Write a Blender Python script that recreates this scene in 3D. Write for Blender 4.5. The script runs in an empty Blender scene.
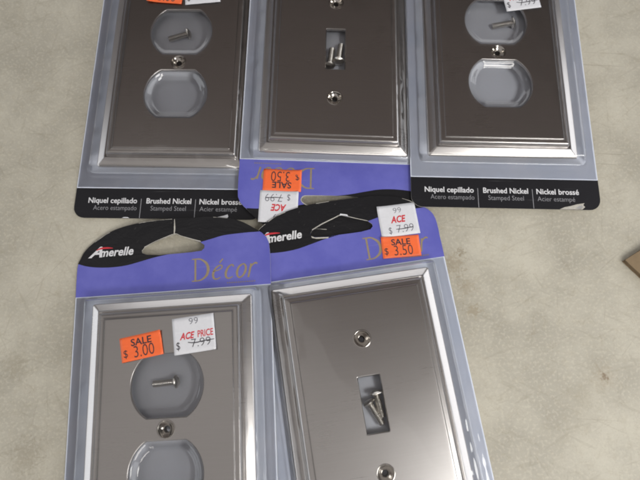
import bpy, bmesh, math, random
from mathutils import Matrix, Vector, noise as mnoise

random.seed(7)
MM = 0.001
scene = bpy.context.scene
col = scene.collection

# ------------------------------------------------------------------ camera
cam_data = bpy.data.cameras.new('camera')
cam_data.sensor_width = 36.0
cam_data.lens = 561.41 / 640.0 * 36.0
cam_data.clip_start = 0.01
cam_data.clip_end = 50.0
camera = bpy.data.objects.new('camera', cam_data)
col.objects.link(camera)
camera.matrix_world = (Matrix.Translation((0, 0, 0.27837))
                       @ Matrix.Rotation(math.radians(15.794), 4, 'X')
                       @ Matrix.Rotation(math.radians(-1.776), 4, 'Z'))
cam_data.dof.use_dof = True
cam_data.dof.focus_distance = 0.284
cam_data.dof.aperture_fstop = 9.0
scene.camera = camera

# ------------------------------------------------------------------ world and lamps
world = bpy.data.worlds.new('World')
scene.world = world
world.use_nodes = True
wb = world.node_tree.nodes['Background']
wb.inputs['Strength'].default_value = 1.0
# a plain room: pale lit walls around, dim brownish air above them
wt = world.node_tree
w_co = wt.nodes.new('ShaderNodeTexCoord')
w_sep = wt.nodes.new('ShaderNodeSeparateXYZ')
w_map = wt.nodes.new('ShaderNodeMapRange')
w_map.interpolation_type = 'SMOOTHSTEP'
w_map.inputs[1].default_value, w_map.inputs[2].default_value = 0.40, 0.70
w_mix = wt.nodes.new('ShaderNodeMix')
w_mix.data_type = 'RGBA'
w_mix.inputs[6].default_value = (0.22, 0.205, 0.20, 1)
w_mix.inputs[7].default_value = (0.105, 0.086, 0.078, 1)
wt.links.new(w_co.outputs['Generated'], w_sep.inputs[0])
wt.links.new(w_sep.outputs[2], w_map.inputs[0])
wt.links.new(w_map.outputs[0], w_mix.inputs[0])
wt.links.new(w_mix.outputs[2], wb.inputs['Color'])


def area_lamp(name, loc, target, sx, sy, watts, color):
    d = bpy.data.lights.new(name, 'AREA')
    d.shape = 'RECTANGLE'
    d.size, d.size_y = sx, sy
    d.energy = watts
    d.color = color
    o = bpy.data.objects.new(name, d)
    col.objects.link(o)
    o.location = loc
    o.rotation_euler = (Vector(target) - Vector(loc)).to_track_quat('-Z', 'Y').to_euler()
    return o


# pale ceiling, a strip fixture behind the photographer and a work lamp off to the right
area_lamp('ceiling_lamp', (-0.55, -0.55, 1.8), (-0.1, -0.1, 0.0), 2.6, 2.2, 5.0, (1.0, 0.98, 0.95))
area_lamp('strip_lamp', (0.30, -0.88, 0.86), (0.05, 0.05, 0.0), 0.8, 0.24, 5.8, (1.0, 0.965, 0.91))
work = area_lamp('work_lamp', (0.44, -0.22, 0.66), (0.06, 0.03, 0.0), 0.26, 0.26, 0.42, (1.0, 0.985, 0.95))
work.data.spread = math.radians(75)
area_lamp('far_fill_lamp', (0.0, 1.7, 0.80), (0.0, 0.0, 0.0), 2.2, 0.9, 7.5, (0.97, 0.98, 1.0))  # added broad lamp, brightens the plate borders facing away from the camera
area_lamp('left_fill_lamp', (-1.4, -0.12, 0.46), (-0.05, 0.0, 0.0), 1.8, 0.85, 6.5, (0.90, 0.95, 1.0))  # added lamp, no window known there; silvers the left plate bevels
area_lamp('right_fill_lamp', (1.4, -0.05, 0.55), (0.05, 0.0, 0.0), 2.0, 0.9, 10.5, (0.95, 0.97, 1.0))  # added like the left one, for the right bevels and film walls

scene.render.engine = 'CYCLES'
scene.cycles.transparent_max_bounces = 16
scene.cycles.max_bounces = 10
scene.cycles.pixel_filter_type = 'BLACKMAN_HARRIS'
scene.cycles.filter_width = 2.0
scene.view_settings.view_transform = 'Standard'
scene.view_settings.look = 'None'
scene.view_settings.exposure = 0.0
scene.view_settings.gamma = 1.0
scene.view_settings.use_curve_mapping = False


# ------------------------------------------------------------------ materials
class NT:
    """small wrapper to write node trees compactly"""
    def __init__(self, name):
        self.m = bpy.data.materials.new(name)
        self.m.use_nodes = True
        self.t = self.m.node_tree
        self.t.nodes.clear()
        self.out = self.t.nodes.new('ShaderNodeOutputMaterial')

    def n(self, kind, _props=None, **ins):
        nd = self.t.nodes.new(kind)
        for k, v in (_props or {}).items():
            setattr(nd, k, v)
        for k, v in ins.items():
            self.set(nd, k, v)
        return nd

    def set(self, nd, k, v):
        key = int(k[1:]) if (k[0] == 'i' and k[1:].isdigit()) else k.replace('_', ' ')
        s = nd.inputs[key]
        if hasattr(v, 'is_output') or isinstance(v, bpy.types.NodeSocket):
            self.t.links.new(v, s)
        else:
            s.default_value = v

    def math(self, op, a, b=0.0, c=0.0, clamp=False):
        nd = self.n('ShaderNodeMath', {'operation': op, 'use_clamp': clamp}, i0=a, i1=b, i2=c)
        return nd.outputs[0]

    def ramp(self, f, lo, hi):
        nd = self.n('ShaderNodeMapRange', {'interpolation_type': 'SMOOTHSTEP'})
        self.set(nd, 'i0', f)
        nd.inputs[1].default_value, nd.inputs[2].default_value = lo, hi
        return nd.outputs[0]

    def mix(self, f, a, b):
        nd = self.n('ShaderNodeMix', {'data_type': 'RGBA'})
        self.set(nd, 'i0', f)
        self.set(nd, 'i6', a)
        self.set(nd, 'i7', b)
        return nd.outputs[2]

    def noise(self, vec, scale, detail=2.0, rough=0.5, dist=0.0):
        nd = self.n('ShaderNodeTexNoise')
        self.set(nd, 'Vector', vec)
        nd.inputs['Scale'].default_value = scale
        nd.inputs['Detail'].default_value = detail
        nd.inputs['Roughness'].default_value = rough
        nd.inputs['Distortion'].default_value = dist
        return nd.outputs[0]

    def mapping(self, vec, scale=(1, 1, 1), rot=(0, 0, 0), loc=(0, 0, 0)):
        nd = self.n('ShaderNodeMapping')
        self.set(nd, 'Vector', vec)
        nd.inputs['Scale'].default_value = scale
        nd.inputs['Rotation'].default_value = rot
        nd.inputs['Location'].default_value = loc
        return nd.outputs[0]

    def bsdf(self, **ins):
        nd = self.n('ShaderNodeBsdfPrincipled', None, **ins)
        self.t.links.new(nd.outputs[0], self.out.inputs[0])
        return nd

    def bump(self, h, strength, dist):
        nd = self.n('ShaderNodeBump')
        self.set(nd, 'Height', h)
        nd.inputs['Strength'].default_value = strength
        nd.inputs['Distance'].default_value = dist
        return nd.outputs[0]

    def coord(self):
        return self.n('ShaderNodeTexCoord').outputs['Object']


def rgb(r, g, b):
    return (r, g, b, 1.0)


def mat_table():
    t = NT('cream_laminate')
    co = t.coord()
    n1 = t.noise(co, 22, 5, 0.6)
    base = t.mix(t.ramp(n1, 0.32, 0.70), rgb(0.40, 0.375, 0.31), rgb(0.56, 0.53, 0.44))
    # fine mottling of the laminate print
    n2 = t.noise(co, 260, 4, 0.65)
    base = t.mix(t.math('MULTIPLY', t.ramp(n2, 0.48, 0.70), 0.34), base, rgb(0.44, 0.395, 0.30))
    n3 = t.noise(co, 700, 2, 0.5)
    base = t.mix(t.math('MULTIPLY', t.ramp(n3, 0.50, 0.66), 0.42), base, rgb(0.60, 0.57, 0.47))
    n4 = t.noise(co, 1300, 3, 0.6)
    base = t.mix(t.math('MULTIPLY', t.ramp(n4, 0.56, 0.72), 0.40), base, rgb(0.33, 0.30, 0.23))
    # curling fibre-like strands
    dn = t.n('ShaderNodeTexNoise')
    t.set(dn, 'Vector', co)
    dn.inputs['Scale'].default_value = 70
    dn.inputs['Detail'].default_value = 3
    va = t.n('ShaderNodeVectorMath', {'operation': 'MULTIPLY_ADD'})
    t.set(va, 'i0', dn.outputs[1])
    va.inputs[1].default_value = (0.014, 0.014, 0.0)
    t.set(va, 'i2', co)
    for sc, wd, amt in ((120, 0.03, 0.16), (240, 0.045, 0.24), (420, 0.05, 0.2)):
        vo = t.n('ShaderNodeTexVoronoi', {'feature': 'DISTANCE_TO_EDGE'})
        t.set(vo, 'Vector', va.outputs[0])
        vo.inputs['Scale'].default_value = sc
        ln = t.ramp(vo.outputs['Distance'], wd, 0.0)
        msk = t.ramp(t.noise(co, sc * 0.55, 3, 0.6), 0.48, 0.64)
        base = t.mix(t.math('MULTIPLY', t.math('MULTIPLY', ln, msk), amt), base, rgb(0.30, 0.255, 0.18))
    # straight scratches in many directions: long fine ones, then short scuffs
    for ang, seed, sx_, sy_, thr, amt in ((0.10, 0.0, 11, 480, 0.71, 0.34), (1.40, 3.1, 11, 480, 0.71, 0.34), (-0.65, 7.7, 12, 480, 0.72, 0.34),
                                          (2.30, 17.9, 12, 480, 0.725, 0.3), (0.45, 23.3, 40, 420, 0.67, 0.17), (1.05, 29.1, 40, 420, 0.67, 0.17),
                                          (1.75, 31.7, 40, 420, 0.67, 0.17), (2.65, 37.9, 40, 420, 0.67, 0.17), (-0.25, 41.3, 40, 420, 0.67, 0.17)):
        mp = t.mapping(t.mapping(co, rot=(0, 0, ang)), scale=(sx_, sy_, 1), loc=(seed, seed * 2.0, seed))
        s = t.noise(mp, 1.0, 2, 0.4)
        base = t.mix(t.math('MULTIPLY', t.ramp(s, thr, thr + 0.06), amt), base, rgb(0.27, 0.23, 0.165))
    # grime: patches, plus a few marks that stand out
    g = t.ramp(t.noise(co, 13, 6, 0.7, 0.6), 0.56, 0.78)
    base = t.mix(t.math('MULTIPLY', g, 0.38), base, rgb(0.33, 0.29, 0.21))
    wob = t.noise(co, 520, 4, 0.7)
    for (x, y, r, amt, c) in ((134.5, 6.5, 2.4, 0.7, (0.16, 0.10, 0.05)), (134.0, 6.0, 7.0, 0.22, (0.34, 0.26, 0.16)),
                              (67.5, 64.0, 7.0, 0.38, (0.29, 0.22, 0.13)), (73.0, 52.0, 6.0, 0.30, (0.30, 0.23, 0.14)),
                              (75.0, 40.0, 4.5, 0.4, (0.30, 0.23, 0.13)), (72.0, 70.0, 3.0, 0.5, (0.22, 0.17, 0.10)),
                              (-150.0, 20.0, 9.0, 0.3, (0.30, 0.26, 0.18)), (-140.0, -22.0, 10.0, 0.35, (0.28, 0.24, 0.17)),
                              (150.0, -26.0, 6.0, 0.35, (0.30, 0.25, 0.16)), (-176.0, 222.0, 16.0, 0.2, (0.22, 0.19, 0.13))):
        d = t.n('ShaderNodeVectorMath', {'operation': 'DISTANCE'})
        t.set(d, 'i0', co)
        d.inputs[1].default_value = (x * MM, y * MM, 0)
        q = t.math('ADD', t.math('DIVIDE', d.outputs['Value'], r * MM), t.math('MULTIPLY', t.math('SUBTRACT', wob, 0.5), 4.5))
        base = t.mix(t.math('MULTIPLY', t.ramp(q, 1.0, 0.2), amt), base, rgb(*c))
    rough = t.math('ADD', t.math('MULTIPLY', n1, 0.25), 0.38)
    nb = t.bump(t.math('ADD', n2, t.math('MULTIPLY', n3, 0.5)), 0.25, 0.0002)
    t.bsdf(Base_Color=base, Roughness=rough, Normal=nb)
    return t.m


def mat_card():
    """printed face: violet header, pale lavender window, black footer (flat print)"""
    t = NT('printed_card')
    co = t.coord()
    sx = t.n('ShaderNodeSeparateXYZ')
    t.set(sx, 'i0', co)
    y = sx.outputs[1]
    lav = t.mix(t.ramp(t.noise(co, 60, 3), 0.3, 0.7), rgb(0.70, 0.755, 0.87), rgb(0.76, 0.80, 0.90))
    ax = t.math('LESS_THAN', t.math('ABSOLUTE', sx.outputs[0]), 38.5 * MM)
    ay = t.math('LESS_THAN', t.math('ABSOLUTE', y), 59.0 * MM)
    lav = t.mix(t.math('MULTIPLY', ax, ay), lav, rgb(0.82, 0.855, 0.935))
    vio = t.mix(t.ramp(t.noise(co, 45, 4, 0.6), 0.3, 0.75), rgb(0.115, 0.12, 0.47), rgb(0.16, 0.165, 0.545))
    c = t.mix(t.math('GREATER_THAN', y, 64.88 * MM), lav, vio)
    c = t.mix(t.math('LESS_THAN', y, -72.62 * MM), c, rgb(0.010, 0.010, 0.013))
    sc = t.noise(t.mapping(co, scale=(30, 900, 1), rot=(0, 0, 0.3)), 1.0, 3, 0.6)
    c = t.mix(t.math('MULTIPLY', t.ramp(sc, 0.66, 0.75), 0.10), c, rgb(0.6, 0.6, 0.62))
    nb = t.bump(t.noise(co, 38, 4, 0.55), 0.5, 0.0009)
    t.bsdf(Base_Color=c, Roughness=0.38, Normal=nb)
    return t.m


def mat_plain(name, c, rough=0.5, metallic=0.0, var=0.0, vscale=300.0, spec=0.5, wrinkle=0.0):
    t = NT(name)
    co = t.coord()
    base = rgb(*c)
    if var:
        base = t.mix(t.noise(co, vscale, 4, 0.6), rgb(*[v * (1 - var) for v in c]), rgb(*[min(1, v * (1 + var)) for v in c]))
    b = t.bsdf(Base_Color=base, Roughness=rough, Metallic=metallic, Specular_IOR_Level=spec)
    if wrinkle:
        t.set(b, 'Normal', t.bump(t.noise(t.mapping(co, scale=(1, 2.5, 1), rot=(0, 0, 0.6)), 110, 3, 0.6, 0.5), wrinkle, 0.0006))
    return t.m


def mat_nickel():
    t = NT('brushed_nickel')
    co = t.coord()
    grain = t.noise(t.mapping(co, scale=(45, 2600, 45)), 1.0, 4, 0.65)
    big = t.noise(co, 28, 3, 0.5)
    base = t.mix(grain, rgb(0.58, 0.557, 0.54), rgb(0.66, 0.637, 0.62))
    rough = t.math('ADD', t.math('MULTIPLY', grain, 0.04), t.math('MULTIPLY_ADD', big, 0.06, 0.235))
    nb = t.bump(big, 0.14, 0.0006)
    t.bsdf(Base_Color=base, Metallic=1.0, Roughness=rough, Normal=nb)
    return t.m


def mat_film():
    """thin clear thermoformed plastic: passes light, mirrors by Fresnel"""
    t = NT('clear_blister_plastic')
    co = t.coord()
    nb = t.bump(t.noise(co, 55, 2, 0.5), 0.12, 0.0006)
    fr = t.n('ShaderNodeFresnel', IOR=1.5, Normal=nb)
    gl = t.n('ShaderNodeBsdfGlossy', Color=rgb(1, 1, 1), Roughness=0.035, Normal=nb)
    tr = t.n('ShaderNodeBsdfTransparent', Color=rgb(0.985, 0.988, 0.995))
    mx = t.n('ShaderNodeMixShader')
    t.set(mx, 'i0', t.math('MULTIPLY', fr.outputs[0], 1.5, clamp=True))
    t.t.links.new(tr.outputs[0], mx.inputs[1])
    t.t.links.new(gl.outputs[0], mx.inputs[2])
    t.t.links.new(mx.outputs[0], t.out.inputs[0])
    return t.m


def mat_ink():
    t = NT('black_ink')
    co = t.coord()
    crease = t.noise(t.mapping(co, scale=(1, 2.2, 1), rot=(0, 0, 0.5)), 45, 4, 0.6, 0.8)
    wear = t.ramp(t.noise(co, 420, 4, 0.7), 0.66, 0.74)
    c = t.mix(t.math('MULTIPLY', wear, 0.35), rgb(0.011, 0.011, 0.013), rgb(0.16, 0.15, 0.14))
    t.bsdf(Base_Color=c, Roughness=0.33, Normal=t.bump(crease, 0.55, 0.0012))
    return t.m


M = {
    'table': mat_table(),
    'card': mat_card(),
    'pulp': mat_plain('raw_paper_edge', (0.50, 0.48, 0.43), 0.9, 0, 0.25, 900),
    'black': mat_ink(),
    'white': mat_plain('white_ink', (0.72, 0.72, 0.74), 0.5, 0, 0.08, 1500),
    'grey': mat_plain('grey_ink', (0.30, 0.30, 0.32), 0.5, 0, 0.15, 1500),
    'gold': mat_plain('gold_ink', (0.31, 0.245, 0.155), 0.42, 0.0, 0.2, 400),
    'red': mat_plain('red_ink', (0.62, 0.035, 0.05), 0.5, 0, 0.2, 1200),
    'ink': mat_plain('price_ink', (0.035, 0.03, 0.04), 0.6, 0, 0.5, 1500),
    'fade': mat_plain('faded_price_ink', (0.16, 0.16, 0.19), 0.6, 0, 0.5, 1500),
    'orange': mat_plain('orange_paper', (0.95, 0.165, 0.045), 0.42, 0, 0.06, 500, 0.5, 0.6),
    'paper': mat_plain('white_paper', (0.73, 0.735, 0.77), 0.45, 0, 0.06, 500, 0.5, 0.6),
    'nickel': mat_nickel(),
    'screw': mat_plain('plated_screw_steel', (0.80, 0.77, 0.72), 0.36, 1.0, 0.1, 900),
    'polished': mat_plain('polished_nickel', (0.70, 0.67, 0.63), 0.14, 1.0, 0.05, 900),
    'raw': mat_plain('screw_hole_shade', (0.06, 0.055, 0.05), 0.7, 0.0, 0.2, 900),  # shade inside the screw holes, put in as a near-black colour
    'film': mat_film(),
    'flute': mat_plain('cardboard_core', (0.17, 0.12, 0.07), 0.9, 0, 0.5, 700),
    'carton': mat_plain('brown_cardboard', (0.23, 0.165, 0.095), 0.85, 0, 0.2, 250),
}


# ------------------------------------------------------------------ mesh helpers
def tag(o, label=None, cat=None, group=None, kind=None):
    for k, v in (('label', label), ('category', cat), ('group', group), ('kind', kind)):
        if v:
            o[k] = v
    return o


def link(name, me, mat, parent=None):
    o = bpy.data.objects.new(name, me)
    col.objects.link(o)
    if mat is not None and not me.materials:
        me.materials.append(mat)
    if parent is not None:
        o.parent = parent
    return o


def from_curve(cu):
    tmp = bpy.data.objects.new('tmp', cu)
    col.objects.link(tmp)
    me = bpy.data.meshes.new_from_object(tmp)
    bpy.data.objects.remove(tmp)
    me.materials.clear()
    return me


def poly_mesh(name, loops, z, thick):
    """filled outline(s) in mm (inner loops are holes); thick = full thickness, 0 for a flat sheet at z (bottom)"""
    cu = bpy.data.curves.new(name, 'CURVE')
    cu.dimensions = '2D'
    cu.fill_mode = 'BOTH'
    cu.extrude = thick * MM / 2
    for lp in loops:
        sp = cu.splines.new('POLY')
        sp.points.add(len(lp) - 1)
        for p, q in zip(sp.points, lp):
            p.co = (q[0] * MM, q[1] * MM, 0, 1)
        sp.use_cyclic_u = True
    me = from_curve(cu)
    bpy.data.curves.remove(cu)
    me.name = name
    dz = (z + thick / 2) * MM
    for v in me.vertices:
        v.co.z += dz
    return me


def smooth(pts, n=6, closed=False):
    """Catmull-Rom through the points"""
    out = []
    N = len(pts)
    rng = N if closed else N - 1
    for i in range(rng):
        g = lambda k: pts[k % N] if closed else pts[max(0, min(N - 1, k))]
        a, b, c, d = g(i - 1), g(i), g(i + 1), g(i + 2)
        for j in range(n):
            t = j / n
            out.append(tuple(0.5 * (2 * b[k] + (c[k] - a[k]) * t + (2 * a[k] - 5 * b[k] + 4 * c[k] - d[k]) * t * t
                                    + (3 * b[k] - a[k] - 3 * c[k] + d[k]) * t ** 3) for k in range(2)))
    if not closed:
        out.append(tuple(pts[-1][:2]))
    return out


def text_mesh(body, x0, x1, base, cap, bold=0.0, shear=0.0, z=0.6, thick=0.03):
    """lettering fitted between x0 and x1 with the given baseline and capital height (mm)"""
    def raw(s):
        cu = bpy.data.curves.new('t', 'FONT')
        cu.body = s
        cu.size = 1.0
        cu.offset = bold
        cu.shear = shear
        cu.resolution_u = 3
        me = from_curve(cu)
        bpy.data.curves.remove(cu)
        return me
    ref = raw('N')
    ch = max(v.co.y for v in ref.vertices)
    bpy.data.meshes.remove(ref)
    me = raw(body)
    xs = [v.co.x for v in me.vertices]
    a, b = min(xs), max(xs)
    sx = (x1 - x0) / (b - a)
    sy = cap / ch
    for v in me.vertices:
        v.co = Vector((((v.co.x - a) * sx + x0) * MM, (v.co.y * sy + base) * MM, z * MM))
    me.name = 'lettering'
    return me


def ribbons(strokes, z):
    """pen strokes: lists of (x, y, width) in mm, smoothed into flat ribbons"""
    bm = bmesh.new()
    for i, st in enumerate(strokes):
        c = smooth([(p[0], p[1]) for p in st], 7)
        N = len(c)
        ws = []
        for k in range(N):
            f = k / (N - 1) * (len(st) - 1)
            j = min(int(f), len(st) - 2)
            ws.append(st[j][2] * (1 - (f - j)) + st[j + 1][2] * (f - j))
        prev = None
        for k in range(N):
            p, q = c[max(0, k - 1)], c[min(N - 1, k + 1)]
            dx, dy = q[0] - p[0], q[1] - p[1]
            L = math.hypot(dx, dy) or 1
            nx, ny = -dy / L * ws[k] / 2, dx / L * ws[k] / 2
            zz = (z + i * 0.004) * MM
            a = bm.verts.new(((c[k][0] + nx) * MM, (c[k][1] + ny) * MM, zz))
            b = bm.verts.new(((c[k][0] - nx) * MM, (c[k][1] - ny) * MM, zz))
            if prev:
                bm.faces.new((prev[0], prev[1], b, a))
            prev = (a, b)
    bmesh.ops.recalc_face_normals(bm, faces=bm.faces)
    me = bpy.data.meshes.new('strokes')
    bm.to_mesh(me)
    bm.free()
    up(me)
    return me


def up(me):
    """make flat sheets face +z"""
    bm = bmesh.new()
    bm.from_mesh(me)
    for f in bm.faces:
        if f.normal.z < 0:
            f.normal_flip()
    bm.to_mesh(me)
    bm.free()


def lathe(profile, seg, axis='z'):
    """profile: (r, z) in mm"""
    bm = bmesh.new()
    rings = []
    for r, z in profile:
        if r < 1e-6:
            rings.append([bm.verts.new((0, 0, z * MM))])
        else:
            rings.append([bm.verts.new((r * MM * math.cos(2 * math.pi * k / seg), r * MM * math.sin(2 * math.pi * k / seg), z * MM)) for k in range(seg)])
    for a, b in zip(rings, rings[1:]):
        for k in range(seg):
            k2 = (k + 1) % seg
            vs = []
            for v in ((a[k] if len(a) > 1 else a[0]), (a[k2] if len(a) > 1 else a[0]), (b[k2] if len(b) > 1 else b[0]), (b[k] if len(b) > 1 else b[0])):
                if v not in vs:
                    vs.append(v)
            if len(vs) > 2:
                bm.faces.new(vs)
    bmesh.ops.recalc_face_normals(bm, faces=bm.faces)
    me = bpy.data.meshes.new('lathe')
    for f in bm.faces:
        f.smooth = True
    bm.to_mesh(me)
    bm.free()
    return me


# ------------------------------------------------------------------ table
bm = bmesh.new()
bmesh.ops.create_cube(bm, size=1.0)
for v in bm.verts:
    v.co = Vector((v.co.x * 1.5, v.co.y * 0.9 + 0.1, v.co.z * 0.03 - 0.015))
bmesh.ops.bevel(bm, geom=bm.edges[:], offset=0.003, segments=3, affect='EDGES')
me = bpy.data.meshes.new('table_top')
bm.to_mesh(me)
bm.free()
tag(link('table_top', me, M['table']), 'worn cream laminate table top with scratches and brown specks', 'table', kind='structure')

# ------------------------------------------------------------------ card outline, swoosh, film (all in mm, origin under the plate centre)
HW, BOT = 49.35, -89.2
TOPL = smooth([(-49.35, 66.0), (-49.3, 80.0), (-47.9, 84.6), (-45.6, 88.8), (-40.7, 93.2), (-33.2, 97.8), (-25.4, 100.3), (-16.3, 101.8),
               (-7.2, 102.4), (1.0, 102.4), (10.0, 102.2), (19.0, 101.9), (28.0, 100.6), (35.5, 98.0), (42.0, 93.9), (46.2, 90.8), (48.4, 87.6), (49.3, 82.5), (49.35, 66.0)], 5)
HOLE = [(-1.8, 83.85), (-7.0, 83.7), (-13.8, 84.4), (-15.7, 85.4), (-16.1, 86.6), (-14.8, 88.3), (-9.6, 90.6), (-3.2, 92.9), (1.0, 94.2), (4.0, 93.0),
        (8.5, 91.2), (14.2, 88.95), (16.2, 87.2), (16.2, 85.8), (14.8, 84.4), (10.0, 83.9), (4.0, 83.9)]
SW_L = smooth([(-49.3, 82.2), (-42.8, 80.2), (-33.7, 79.2), (-24.7, 79.5), (-17.0, 81.0), (-9.3, 82.7), (-1.8, 83.85)], 5)
SW_R = smooth([(14.2, 88.95), (19.9, 90.2), (26.5, 91.6), (36.8, 92.1), (44.3, 92.1)], 5)


def corner(cx, cy, r, a0, n=6):
    return [(cx + r * math.cos(a0 + math.pi / 2 * k / n), cy + r * math.sin(a0 + math.pi / 2 * k / n)) for k in range(n + 1)]


R_ = 6.0
CARD = TOPL[::-1] + corner(-HW + R_, BOT + R_, R_, math.pi) + corner(HW - R_, BOT + R_, R_, 1.5 * math.pi)


def jitter_edge(loop, amp, seed):
    rnd = random.Random(seed)
    return [(x + rnd.uniform(-amp, amp), y + rnd.uniform(-amp, amp)) for x, y in loop]


def card_mesh(seed):
    k = 1.4 if seed == 2 else 1.0
    outline = [(x, y if y < 92 else 92 + (y - 92) * k) for x, y in CARD]
    me = poly_mesh('card', [jitter_edge(outline, 0.06, seed), jitter_edge(HOLE, 0.10, seed + 50)], 0.0, 0.5)
    me.materials.append(M['card'])
    me.materials.append(M['pulp'])
    for p in me.polygons:
        p.material_index = 0 if p.normal.z > 0.5 else 1
    return me


def swoosh_mesh(k=1.0):
    top = [p for p in TOPL if p[1] > 82.3]
    top = [(x * 1.001, y + 0.09) for x, y in top]
    top = [p for p in top if not (p[0] > 40 and p[1] < 92.6)]
    loop = SW_L + HOLE[1:12] + SW_R[1:] + top[::-1]
    loop = [(x, y if y < 92 else 92 + (y - 92) * k) for x, y in loop]
    me = poly_mesh('black_swoosh', [loop], 0.52, 0.0)
    up(me)
    return me


def rounded_sdf(x, y, hx, hy, r):
    qx, qy = abs(x) - hx + r, abs(y) - hy + r
    return math.hypot(max(qx, 0), max(qy, 0)) + min(max(qx, qy), 0) - r


PHX, PHY = 39.9, 60.7


def duplex_sdf(x, y):
    """openings of the outlet plate: discs with flattened top and bottom"""
    best = 1e9
    for cy in (19.45, -19.45):
        d1 = math.hypot(x, y - cy) - 17.1
        d2 = abs(y - cy) - 14.4
        best = min(best, max(d1, d2))
    return best


def film_mesh(kind, seed, hug=()):
    """thermoformed dome; on a side named in hug the neighbour's card presses it close to the plate"""
    H = 7.0
    Z0 = 0.56
    hl = PHX + (1.9 if 'left' in hug else 4.3)
    hr = PHX + (1.9 if 'right' in hug else 4.3)
    bx, by, cx = (hl + hr) / 2, PHY + 3.4, (hr - hl) / 2
    TIGHT = [(0.0, Z0), (0.35, 1.2), (0.9, 2.75), (1.5, 3.5), (2.4, 3.85), (4.4, 4.25), (6.2, 4.9), (7.3, 5.7), (8.2, 6.6), (9.2, 6.95), (10.5, H)]
    BOX = [(0.0, Z0), (0.25, 0.85), (0.6, 1.8), (1.7, 5.2), (2.05, 6.05), (2.5, 6.6), (3.2, 6.9), (4.2, 6.98), (10.5, H)]

    def walk(keys, q):
        for (q0, z0), (q1, z1) in zip(keys, keys[1:]):
            if q <= q1:
                return z0 + (z1 - z0) * (q - q0) / (q1 - q0)
        return H

    def wall(q, x):
        if q <= 0:
            return Z0
        if q >= 10.5:
            return H
        side = 'left' if x < 0 else 'right'
        k = max(0.0, min(1.0, (abs(x) - 30) / 6)) if side in hug else 0.0
        return walk(BOX, q) * (1 - k) + walk(TIGHT, q) * k

    def axis(lo, hi, edge):
        v, out = lo, []
        while v < hi:
            out.append(v)
            v += 0.27 if -7.5 < abs(v) - edge < 1.2 else 0.85
        out.append(hi)
        return out
    xs, ys = axis(-48.9, 48.9, PHX + 3.6), axis(-72.2, 64.6, by)
    nx, ny = len(xs), len(ys)
    verts, faces = [], []
    off = Vector((seed * 13.7, seed * 5.1, 0))
    for y in ys:
        for x in xs:
            d = rounded_sdf(x - cx, y, bx, by, 3.2)
            t = max(0.0, min(1.0, -d / 10.5))
            z = wall(-d, x)
            # shallow bead where the sheet folds to the flange, and slack in the drawn sheet
            z += 0.10 * math.exp(-((d - 1.3) / 0.6) ** 2)
            w = mnoise.noise(Vector((x * 0.035, y * 0.03, 0)) + off)
            w2 = mnoise.noise(Vector((x * 0.12, y * 0.10, 3)) + off)
            if t >= 1:
                z += 0.18 * min(1, (-d - 10.5) / 4) * (w + 0.35 * w2)
                if kind == 'duplex':
                    e = duplex_sdf(x, y)
                    low = y < 0
                    u = max(0.0, min(1.0, (-e - 0.3) / (4.2 if low else 2.2)))
                    z -= (3.0 if low else 0.7) * u * u * (3 - 2 * u)
            elif t <= 0:
                z += 0.10 * abs(w2) + 0.03
            else:
                z += 0.22 * min(1, t * 6) * mnoise.noise(Vector((x * 0.16, y * 0.16, 9)) + off)
            verts.append((x * MM, y * MM, z * MM))
    for j in range(ny - 1):
        for i in range(nx - 1):
            a = j * nx + i
            faces.append((a, a + 1, a + nx + 1, a + nx))
    me = bpy.data.meshes.new('blister_film')
    me.from_pydata(verts, [], faces)
    me.polygons.foreach_set('use_smooth', [True] * len(faces))
    me.update()
    return me


# ------------------------------------------------------------------ wall plate (one stamped sheet)
PROFILE = [(0.0, 0.0), (0.05, 0.6), (0.22, 1.02), (0.55, 1.28), (1.0, 1.50), (1.4, 1.70), (3.9, 3.0), (4.3, 3.14), (4.6, 3.12), (4.85, 2.95), (5.1, 2.8), (5.3, 2.8), (5.4, 3.0),
           (5.48, 4.2), (5.58, 4.75), (5.85, 5.18), (6.3, 5.48), (6.8, 5.60), (7.3, 5.62), (8.4, 5.62), (8.55, 5.68), (8.65, 5.75), (8.75, 5.9), (8.9, 5.96), (9.3, 5.97), (10.8, 5.97)]


def rrect(hx, hy, r, n=4):
    out = []
    for cx, cy, a0 in ((hx - r, hy - r, 0), (-hx + r, hy - r, math.pi / 2), (-hx + r, -hy + r, math.pi), (hx - r, -hy + r, 1.5 * math.pi)):
        out += corner(cx, cy, r, a0, n)
    return out


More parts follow.
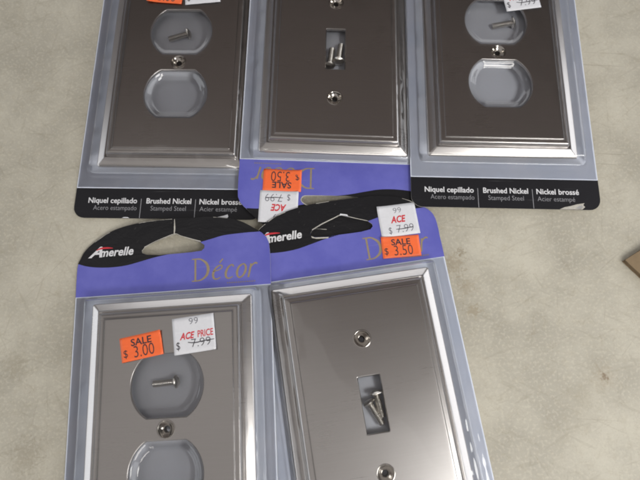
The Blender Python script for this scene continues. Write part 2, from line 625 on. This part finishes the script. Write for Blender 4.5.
def plate_mesh(kind):
    rings = [[(x, y, z) for x, y in rrect(PHX - d, PHY - d, max(0.35, 1.3 - d * 0.12))] for d, z in PROFILE]
    zt = PROFILE[-1][1]
    holes = []
    if kind == 'duplex':
        for cy in (19.45, -19.45):
            r, h = 17.1, 14.4
            a1 = math.asin(h / r)
            lp = []
            for s in (0, math.pi):
                for k in range(25):
                    a = s - a1 + 2 * a1 * k / 24
                    lp.append((r * math.cos(a), r * math.sin(a)))
            holes.append(((0, cy), lp, 'opening'))
        holes.append(((0, 0), None, 'screw'))
    else:
        holes.append(((0, 0), rrect(5.15, 12.6, 0.5, 3), 'opening'))
        for cy in (30.15, -30.15):
            holes.append(((0, cy), None, 'screw'))
    bm = bmesh.new()

    def bridge(loops, mi=0):
        vl = [[bm.verts.new((x * MM, y * MM, z * MM)) for x, y, z in lp] for lp in loops]
        for a, b in zip(vl, vl[1:]):
            n = len(a)
            for k in range(n):
                f = bm.faces.new((a[k], a[(k + 1) % n], b[(k + 1) % n], b[k]))
                f.smooth = True
                f.material_index = 2 if (mi == 1 and a is vl[-3] or mi == 1 and a is vl[-2]) else mi
    bridge(rings)
    flat = [[(x, y) for x, y, z in rings[-1]]]
    for (cx, cy), lp, what in holes:
        if what == 'screw':
            prof = [(4.3, 0.0), (4.15, 0.10), (3.9, 0.12), (3.65, 0.0), (3.2, -0.38), (2.6, -0.80), (2.0, -1.12), (1.6, -1.35), (1.4, -1.7), (1.35, -2.4), (1.35, -5.2)]  # last rings: tube run down to the card to keep the hole dark
            loops = [[(cx + r * math.cos(2 * math.pi * k / 40), cy + r * math.sin(2 * math.pi * k / 40), zt + dz) for k in range(40)] for r, dz in prof]
        else:
            mx = max(abs(p[0]) for p in lp)
            my = max(abs(p[1]) for p in lp)
            loops = []
            for o, dz in ((0.55, 0.0), (0.30, -0.06), (0.08, -0.30), (0.0, -0.7), (0.0, -1.5)):
                loops.append([(cx + x * (1 + o / mx), cy + y * (1 + o / my), zt + dz) for x, y in lp])
        flat.append([(x, y) for x, y, z in loops[0]])
        bridge(loops, 1 if what == 'screw' else 0)
    fm = poly_mesh('flat', flat, zt, 0.0)
    up(fm)
    bm.from_mesh(fm)
    bpy.data.meshes.remove(fm)
    bmesh.ops.remove_doubles(bm, verts=bm.verts, dist=0.00002)
    bmesh.ops.recalc_face_normals(bm, faces=bm.faces)
    me = bpy.data.meshes.new('wall_plate')
    me.materials.append(M['nickel'])
    me.materials.append(M['polished'])
    me.materials.append(M['raw'])  # painted shade for the screw-hole tubes
    bm.to_mesh(me)
    bm.free()
    return me


# ------------------------------------------------------------------ screws
def screw_meshes():
    head = lathe([(0, 1.75), (0.9, 1.70), (1.8, 1.45), (2.6, 1.0), (3.05, 0.5), (3.15, 0.2), (2.9, 0.0), (1.5, -0.55), (1.45, -0.6), (0, -0.6)], 20)
    bm = bmesh.new()
    bm.from_mesh(head)
    # slot pressed across the crown
    for v in bm.verts:
        if abs(v.co.y) < 0.45 * MM and v.co.z > 0.6 * MM:
            v.co.z -= 0.45 * MM
    bm.to_mesh(head)
    bm.free()
    prof = [(0, -11.2), (1.0, -11.2)]
    z = -10.9
    while z < -0.9:
        prof += [(1.66, z), (1.62, z + 0.1), (1.28, z + 0.34), (1.28, z + 0.4)]
        z += 0.7
    prof += [(1.5, -0.7), (1.5, -0.5), (0, -0.5)]
    shank = lathe(prof, 14)
    return head, shank


HEAD, SHANK = screw_meshes()


# ------------------------------------------------------------------ stickers
def sticker(parent, kind, cx, cy, deg, w, h, z, price, style):
    bm = bmesh.new()
    NX, NY = 14, 9
    rnd = random.Random(int(cx * 7 + cy * 13))
    sx_, sy_ = rnd.choice((-1, 1)), rnd.choice((-1, 1))
    grid = []
    for zz in (0.10, 0.0):
        g = []
        for j in range(NY + 1):
            for i in range(NX + 1):
                u, v = i / NX * 2 - 1, j / NY * 2 - 1
                c_ = max(0.0, (u * sx_ + v * sy_) - 1.25)
                g.append(bm.verts.new((u * w / 2 * MM, v * h / 2 * MM, (zz + 1.5 * c_ * c_) * MM)))
        grid.append(g)
    n1 = NX + 1
    for j in range(NY):
        for i in range(NX):
            a = j * n1 + i
            bm.faces.new([grid[0][k] for k in (a, a + 1, a + n1 + 1, a + n1)]).smooth = True
            bm.faces.new([grid[1][k] for k in (a + n1, a + n1 + 1, a + 1, a)])
    rim = [i for i in range(n1)] + [j * n1 + NX for j in range(1, NY + 1)] + [NY * n1 + i for i in range(NX - 1, -1, -1)] + [j * n1 for j in range(NY - 1, 0, -1)]
    for p, q in zip(rim, rim[1:] + rim[:1]):
        bm.faces.new((grid[0][q], grid[0][p], grid[1][p], grid[1][q]))
    me = bpy.data.meshes.new(kind)
    bm.to_mesh(me)
    bm.free()
    s = link(kind, me, M['orange'] if kind == 'sale_sticker' else M['paper'], parent)
    s.location = (cx * MM, cy * MM, z * MM)
    s.rotation_euler = (0, 0, math.radians(deg))

    def put(body, fx0, fx1, fy0, fy1, mat, bold=0.0, shear=0.0, tilt=0.0):
        me = text_mesh(body, (fx0 - 0.5) * w, (fx1 - 0.5) * w, (0.5 - fy1) * h, (fy1 - fy0) * h, bold, shear, 0.125)
        o = link('lettering', me, M[mat], s)
        o.rotation_euler = (0, 0, math.radians(tilt))
        return o
    if kind == 'sale_sticker':
        put('SALE', 0.26, 0.76, 0.13, 0.41, 'ink', 0.022)
        put('$', 0.06, 0.16, 0.52, 0.82, 'ink', 0.0)
        put(price, 0.31, 0.80, 0.44, 0.90, 'ink', -0.006)
    else:
        if style == 'wide':
            put('99', 0.40, 0.62, 0.05, 0.22, 'fade', -0.008)
            put('ACE', 0.15, 0.52, 0.42, 0.60, 'red', 0.035, 0.35, 1)
            put('PRICE', 0.58, 0.96, 0.42, 0.60, 'red', 0.02, 0.1, 1)
            put('$', 0.06, 0.15, 0.66, 0.86, 'ink', 0.0)
            put(price, 0.42, 0.88, 0.63, 0.85, 'ink', -0.012)
            st = [[(-0.16 * w, -0.20 * h, 0.35), (0.0, -0.235 * h, 0.5), (0.22 * w, -0.22 * h, 0.45), (0.47 * w, -0.21 * h, 0.3)]]
        else:
            put('99', 0.41, 0.62, 0.10, 0.27, 'fade', -0.012)
            put('ACE', 0.30, 0.70, 0.36, 0.57, 'red', 0.035, 0.25)
            put('$', 0.21, 0.29, 0.70, 0.90, 'fade', 0.0)
            put(price, 0.42, 0.86, 0.66, 0.90, 'fade', -0.012)
            st = [[(-0.10 * w, -0.285 * h, 0.3), (0.1 * w, -0.29 * h, 0.45), (0.35 * w, -0.265 * h, 0.4)]]
        link('strike_line', ribbons(st, 0.135), M['ink'], s)
    return s


# ------------------------------------------------------------------ package
CAP_STROKES = [  # gold header word, pen strokes in card millimetres
    [(11.6, 69.0, 0.75), (11.6, 74.0, 0.75), (11.6, 80.1, 0.75)],
    [(9.8, 68.95, 0.4), (12.5, 68.95, 0.5)],
    [(9.8, 80.15, 0.4), (12.2, 80.15, 0.5), (14.5, 79.8, 0.6), (17.2, 77.6, 1.0), (18.1, 74.6, 1.15), (17.2, 71.4, 1.0), (14.6, 69.4, 0.6), (12.2, 68.95, 0.45)],
    [(20.6, 73.2, 0.4), (22.8, 73.6, 0.4), (24.9, 74.6, 0.45), (25.0, 75.8, 0.6), (23.9, 76.1, 0.5), (21.8, 74.6, 0.7), (20.6, 72.0, 0.95), (20.9, 69.8, 0.8), (22.4, 69.2, 0.5), (24.3, 70.0, 0.35)],
    [(23.9, 77.4, 0.7), (25.6, 79.4, 0.45)],
    [(31.0, 75.0, 0.7), (30.2, 76.0, 0.5), (28.4, 75.0, 0.7), (27.0, 72.2, 0.95), (27.2, 69.9, 0.8), (28.6, 69.2, 0.5), (30.5, 70.0, 0.35)],
    [(35.4, 75.9, 0.5), (33.6, 74.6, 0.8), (32.6, 71.8, 0.95), (33.2, 69.5, 0.6), (34.9, 69.6, 0.6), (36.5, 71.6, 0.9), (37.1, 74.2, 0.9), (36.4, 75.8, 0.6), (35.4, 75.9, 0.5)],
    [(38.2, 69.0, 0.75), (39.0, 72.4, 0.75), (39.8, 75.9, 0.75)],
    [(39.2, 73.4, 0.5), (40.4, 75.2, 0.6), (42.0, 76.1, 0.7), (42.9, 75.6, 0.6)],
]
TICKS = [[(27.5 + k * 1.12, 66.9, 0.55), (28.1 + k * 1.12, 66.95, 0.55)] for k in range(13)]

FOOT = (('Niquel cepillado', -42.2, -16.5, -80.8, 2.9, 0.022, 'white'), ('Acero estampado', -39.2, -16.4, -84.7, 2.5, -0.006, 'grey'),
        ('Brushed Nickel', -11.6, 12.0, -80.8, 2.9, 0.022, 'white'), ('Stamped Steel', -9.1, 9.4, -84.7, 2.5, -0.006, 'grey'),
        ('Nickel brossé', 16.3, 38.6, -80.9, 2.9, 0.022, 'white'), ('Acier estampé', 16.6, 36.2, -84.8, 2.5, -0.006, 'grey'))


def place(o, P):
    x, y, deg, (a, b, c) = P
    o.location = (x * MM, y * MM, a * MM)
    o.rotation_euler = (math.atan(c), -math.atan(b), math.radians(deg))


def package(P, kind, label, seed, foot, head, stickers, tears, hug=()):
    root = bpy.data.objects.new('blister_pack', None)
    root.empty_display_size = 0.01
    col.objects.link(root)
    place(root, P)
    tag(root, label, 'package', 'blister packs of wall plates laid on the table')
    card = link('card', card_mesh(seed), None, root)
    if foot:
        for body, x0, x1, base, cap, bold, m in FOOT:
            link('lettering', text_mesh(body, x0, x1, base, cap, bold, 0.0, 0.535), M[m], card)
        for x in (-14.4, 14.2):
            link('divider_line', ribbons([[(x, -78.3, 0.32), (x, -88.9, 0.32)]], 0.53), M['grey'], card)
    if head:
        link('black_swoosh', swoosh_mesh(1.4 if seed == 2 else 1.0), M['black'], card)
        # brand word in heavy slanted letters, its tall initial with a red sweep
        link('lettering', text_mesh('A', -44.0, -36.6, 85.0, 5.4, 0.03, 0.42, 0.56), M['white'], card)
        link('lettering', text_mesh('merelle', -37.9, -20.4, 85.1, 4.3, 0.026, 0.22, 0.565), M['white'], card)
        link('red_sweep', ribbons([[(-39.8, 88.6, 0.25), (-37.4, 89.45, 0.95), (-34.0, 89.5, 0.85), (-31.2, 89.2, 0.2)]], 0.57), M['red'], card)
        link('header_word', ribbons([[(x, y, w * 1.3) for x, y, w in st] for st in CAP_STROKES], 0.53), M['gold'], card)
        link('header_rule', ribbons(TICKS, 0.53), M['gold'], card)
    for i, (loop, mname) in enumerate(tears):
        rnd = random.Random(seed * 10 + i)
        lp = [(x + rnd.uniform(-.12, .12), y + rnd.uniform(-.12, .12)) for x, y in loop]
        tm = poly_mesh('torn_paper', [lp], 0.545, 0.08)
        link('torn_paper', tm, M[mname], card)
    if head:
        rnd = random.Random(seed + 77)
        edge = [(p, 0.34) for p in HOLE[5:12]] if seed != 2 else [(p, 0.3) for p in HOLE[9:17]]
        st = [[(p[0] + rnd.uniform(-.1, .1), p[1] + rnd.uniform(.02, .3), w_ * rnd.uniform(.5, 1.5)) for p, w_ in edge]]
        tl = [p for p in TOPL if p[1] > 90]
        for _ in range(5):
            k = rnd.randrange(2, len(tl) - 12)
            n_ = rnd.randint(3, 9)
            st.append([(p[0], p[1] - 0.10, rnd.uniform(.05, .30)) for p in tl[k:k + n_]])
        for one in st:
            link('worn_edge', ribbons([one], 0.58), M['pulp'], card)
    link('blister_film', film_mesh(kind, seed, hug), M['film'], root)
    for s in stickers:
        sticker(root, *s)
    return root


A = (-75.19, 181.54, -2.63, (0.5, 0.0, 0.0))
B = (11.54, 185.34, 177.09, (2.6, 0.045, 0.0))
C = (101.30, 181.12, -2.68, (1.6, -0.0205, 0.0))
D = (-72.14, -11.13, 1.59, (3.75, 0.064, 0.0))
E_ = (21.99, -3.01, 7.27, (3.0, -0.0422, 0.0067))
ON_FILM, ON_CARD = 7.22, 0.60

package(A, 'duplex', 'outlet plate pack at upper left, its black lettered foot toward the viewer', 1, True, False,
        [('sale_sticker', -10.8, 43.9, -4.5, 20, 11.8, ON_FILM, '3.00', ''), ('price_sticker', 10.0, 46.4, 6.5, 20, 17.2, ON_FILM, '7.99', 'wide')],
        [([(21.5, -89.0), (23, -88.3), (26, -88.0), (29.5, -87.0), (31.5, -86.3), (32.0, -87.6), (31.0, -88.9)], 'paper'),
         ([(-23.5, -89.0), (-22.5, -88.5), (-20.5, -88.6), (-19.5, -89.05)], 'paper')], ('right',))
package(B, 'toggle', 'switch plate pack turned upside down between the two upper outlet packs', 2, False, True,
        [('sale_sticker', 26.5, 76.2, -0.8, 20, 12, ON_CARD, '3.50', ''), ('price_sticker', 27.9, 90.9, -1.0, 20, 17.3, ON_CARD, '7.99', 'narrow')],
        [], ('left',))
package(C, 'duplex', 'outlet plate pack at upper right with a torn corner on its black foot', 3, True, False,
        [('price_sticker', 14.8, 35.7, 9.6, 20, 17.2, ON_FILM, '7.99', 'wide')],
        [([(27.5, -89.05), (30.5, -87.9), (33.4, -87.2), (37.0, -86.2), (40.8, -85.5), (40.0, -86.6), (41.0, -87.6), (39.5, -89.1)], 'pulp'),
         ([(36.0, -88.2), (38.8, -86.8), (40.2, -87.7), (38.4, -89.0)], 'paper')])
package(D, 'duplex', 'outlet plate pack at lower left with stickers on its clear plastic window', 4, False, True,
        [('sale_sticker', -12.3, 37.9, 8.7, 20, 11.6, ON_FILM, '3.00', ''), ('price_sticker', 13.0, 42.0, 4.9, 20.1, 17.2, ON_FILM, '7.99', 'wide')],
        [([(0.35, 94.2), (0.9, 94.2), (1.05, 97.0), (0.9, 102.2), (0.45, 102.2), (0.5, 97.5)], 'pulp')])
package(E_, 'toggle', 'slanted switch plate pack at lower middle with stickers on its violet header', 5, False, True,
        [('price_sticker', 29.8, 87.2, -0.5, 20, 16.8, ON_CARD + 0.02, '7.99', 'narrow'), ('sale_sticker', 28.4, 73.1, -3.8, 19.6, 11.2, ON_CARD + 0.14, '3.50', '')],
        [([(0.2, 94.0), (1.6, 94.0), (4.6, 93.0), (4.4, 94.0), (2.8, 94.5), (0.9, 94.9)], 'paper'),
         ([(-15.8, 85.3), (-14.0, 84.2), (-7.0, 83.5), (-7.5, 82.9), (-13.5, 83.4), (-15.5, 84.2)], 'pulp')], ('left',))


# ------------------------------------------------------------------ plates and loose screws
def frame(P):
    o = bpy.data.objects.new('f', None)
    place(o, P)
    m = o.matrix_basis.copy()
    bpy.data.objects.remove(o)
    return m


PM = {'duplex': plate_mesh('duplex'), 'toggle': plate_mesh('toggle')}
for P, kind, label in (
        (A, 'duplex', 'dark looking brushed nickel outlet plate in the upper left pack'),
        (B, 'toggle', 'dark brushed nickel switch plate in the upside down pack'),
        (C, 'duplex', 'dark looking brushed nickel outlet plate in the upper right pack'),
        (D, 'duplex', 'silvery brushed nickel outlet plate in the lower left pack'),
        (E_, 'toggle', 'silvery brushed nickel switch plate in the slanted lower pack')):
    o = link('wall_plate', PM[kind], M['nickel'])
    o.matrix_basis = frame(P) @ Matrix.Translation((0, 0, 0.57 * MM))
    tag(o, label, 'wall plate', 'brushed nickel wall plates in the packs')

for P, h, tip, label in (
        (A, (2.8, 20.3), (-8.5, 17.3), 'loose screw in the top opening of the upper left outlet plate'),
        (C, (10.2, 21.0), (-2.0, 19.0), 'loose screw in the top opening of the upper right outlet plate'),
        (D, (3.2, 20.9), (-8.6, 20.4), 'loose screw in the top opening of the lower left outlet plate'),
        (B, (2.9, 8.6), (1.6, -3.2), 'left of two loose screws in the upside down switch plate'),
        (B, (-1.9, 6.0), (-3.3, -5.6), 'right of two loose screws in the upside down switch plate'),
        (E_, (-1.5, 0.6), (3.4, -10.6), 'left loose screw in the slot of the slanted switch plate'),
        (E_, (2.2, 4.4), (3.3, -6.2), 'right loose screw in the slot of the slanted switch plate')):
    root = bpy.data.objects.new('screw', None)
    root.empty_display_size = 0.005
    col.objects.link(root)
    link('head', HEAD, M['screw'], root)
    link('shank', SHANK, M['screw'], root)
    hz, tz = (4.0, 2.9) if P in (B, E_) else (3.45, 2.25)
    hv, tv = Vector((h[0], h[1], hz)), Vector((tip[0], tip[1], tz))
    if label.startswith('right'):
        hv.z += 0.7
        tv.z += 0.2
    q = (hv - tv).to_track_quat('Z', 'Y').to_matrix().to_4x4()
    root.matrix_basis = frame(P) @ Matrix.Translation(hv * MM) @ q @ Matrix.Rotation(0.6, 4, 'Z')
    tag(root, label, 'screw', 'loose screws inside the packs')

# ------------------------------------------------------------------ cardboard corner at the right edge
root = bpy.data.objects.new('cardboard_sheet', None)
root.empty_display_size = 0.01
col.objects.link(root)
root.location = (152.8 * MM, 62.4 * MM, 0)
tag(root, 'brown cardboard corner reaching in at the right edge of the picture', 'cardboard')
SHEET = [(0, 0), (12.4, 7.0), (24.0, 13.4), (39.2, 22.1), (61.2, -16.4), (33.2, -40.4), (22.0, -26.5), (11.0, -13.4)]
for nm, z0, th, ins, mt in (('liner', 0.1, 0.5, 0.0, 'carton'), ('fluted_core', 0.62, 2.3, 0.5, 'flute'), ('liner', 2.94, 0.5, 0.0, 'carton')):
    lp = []
    for i, (x, y) in enumerate(SHEET):
        x2, y2 = SHEET[(i + 1) % len(SHEET)]
        for k in range(8):
            t = k / 8
            wv = 0.12 * random.uniform(-1, 1) + ins * (1.0 + 0.5 * math.sin(i * 8 + k * 2.1))
            px, py = x + (x2 - x) * t, y + (y2 - y) * t
            dx, dy = 29.0 - px, -9.0 - py
            L = math.hypot(dx, dy)
            lp.append((px + dx / L * wv, py + dy / L * wv))
    link(nm, poly_mesh(nm, [lp], z0, th), M[mt], root)
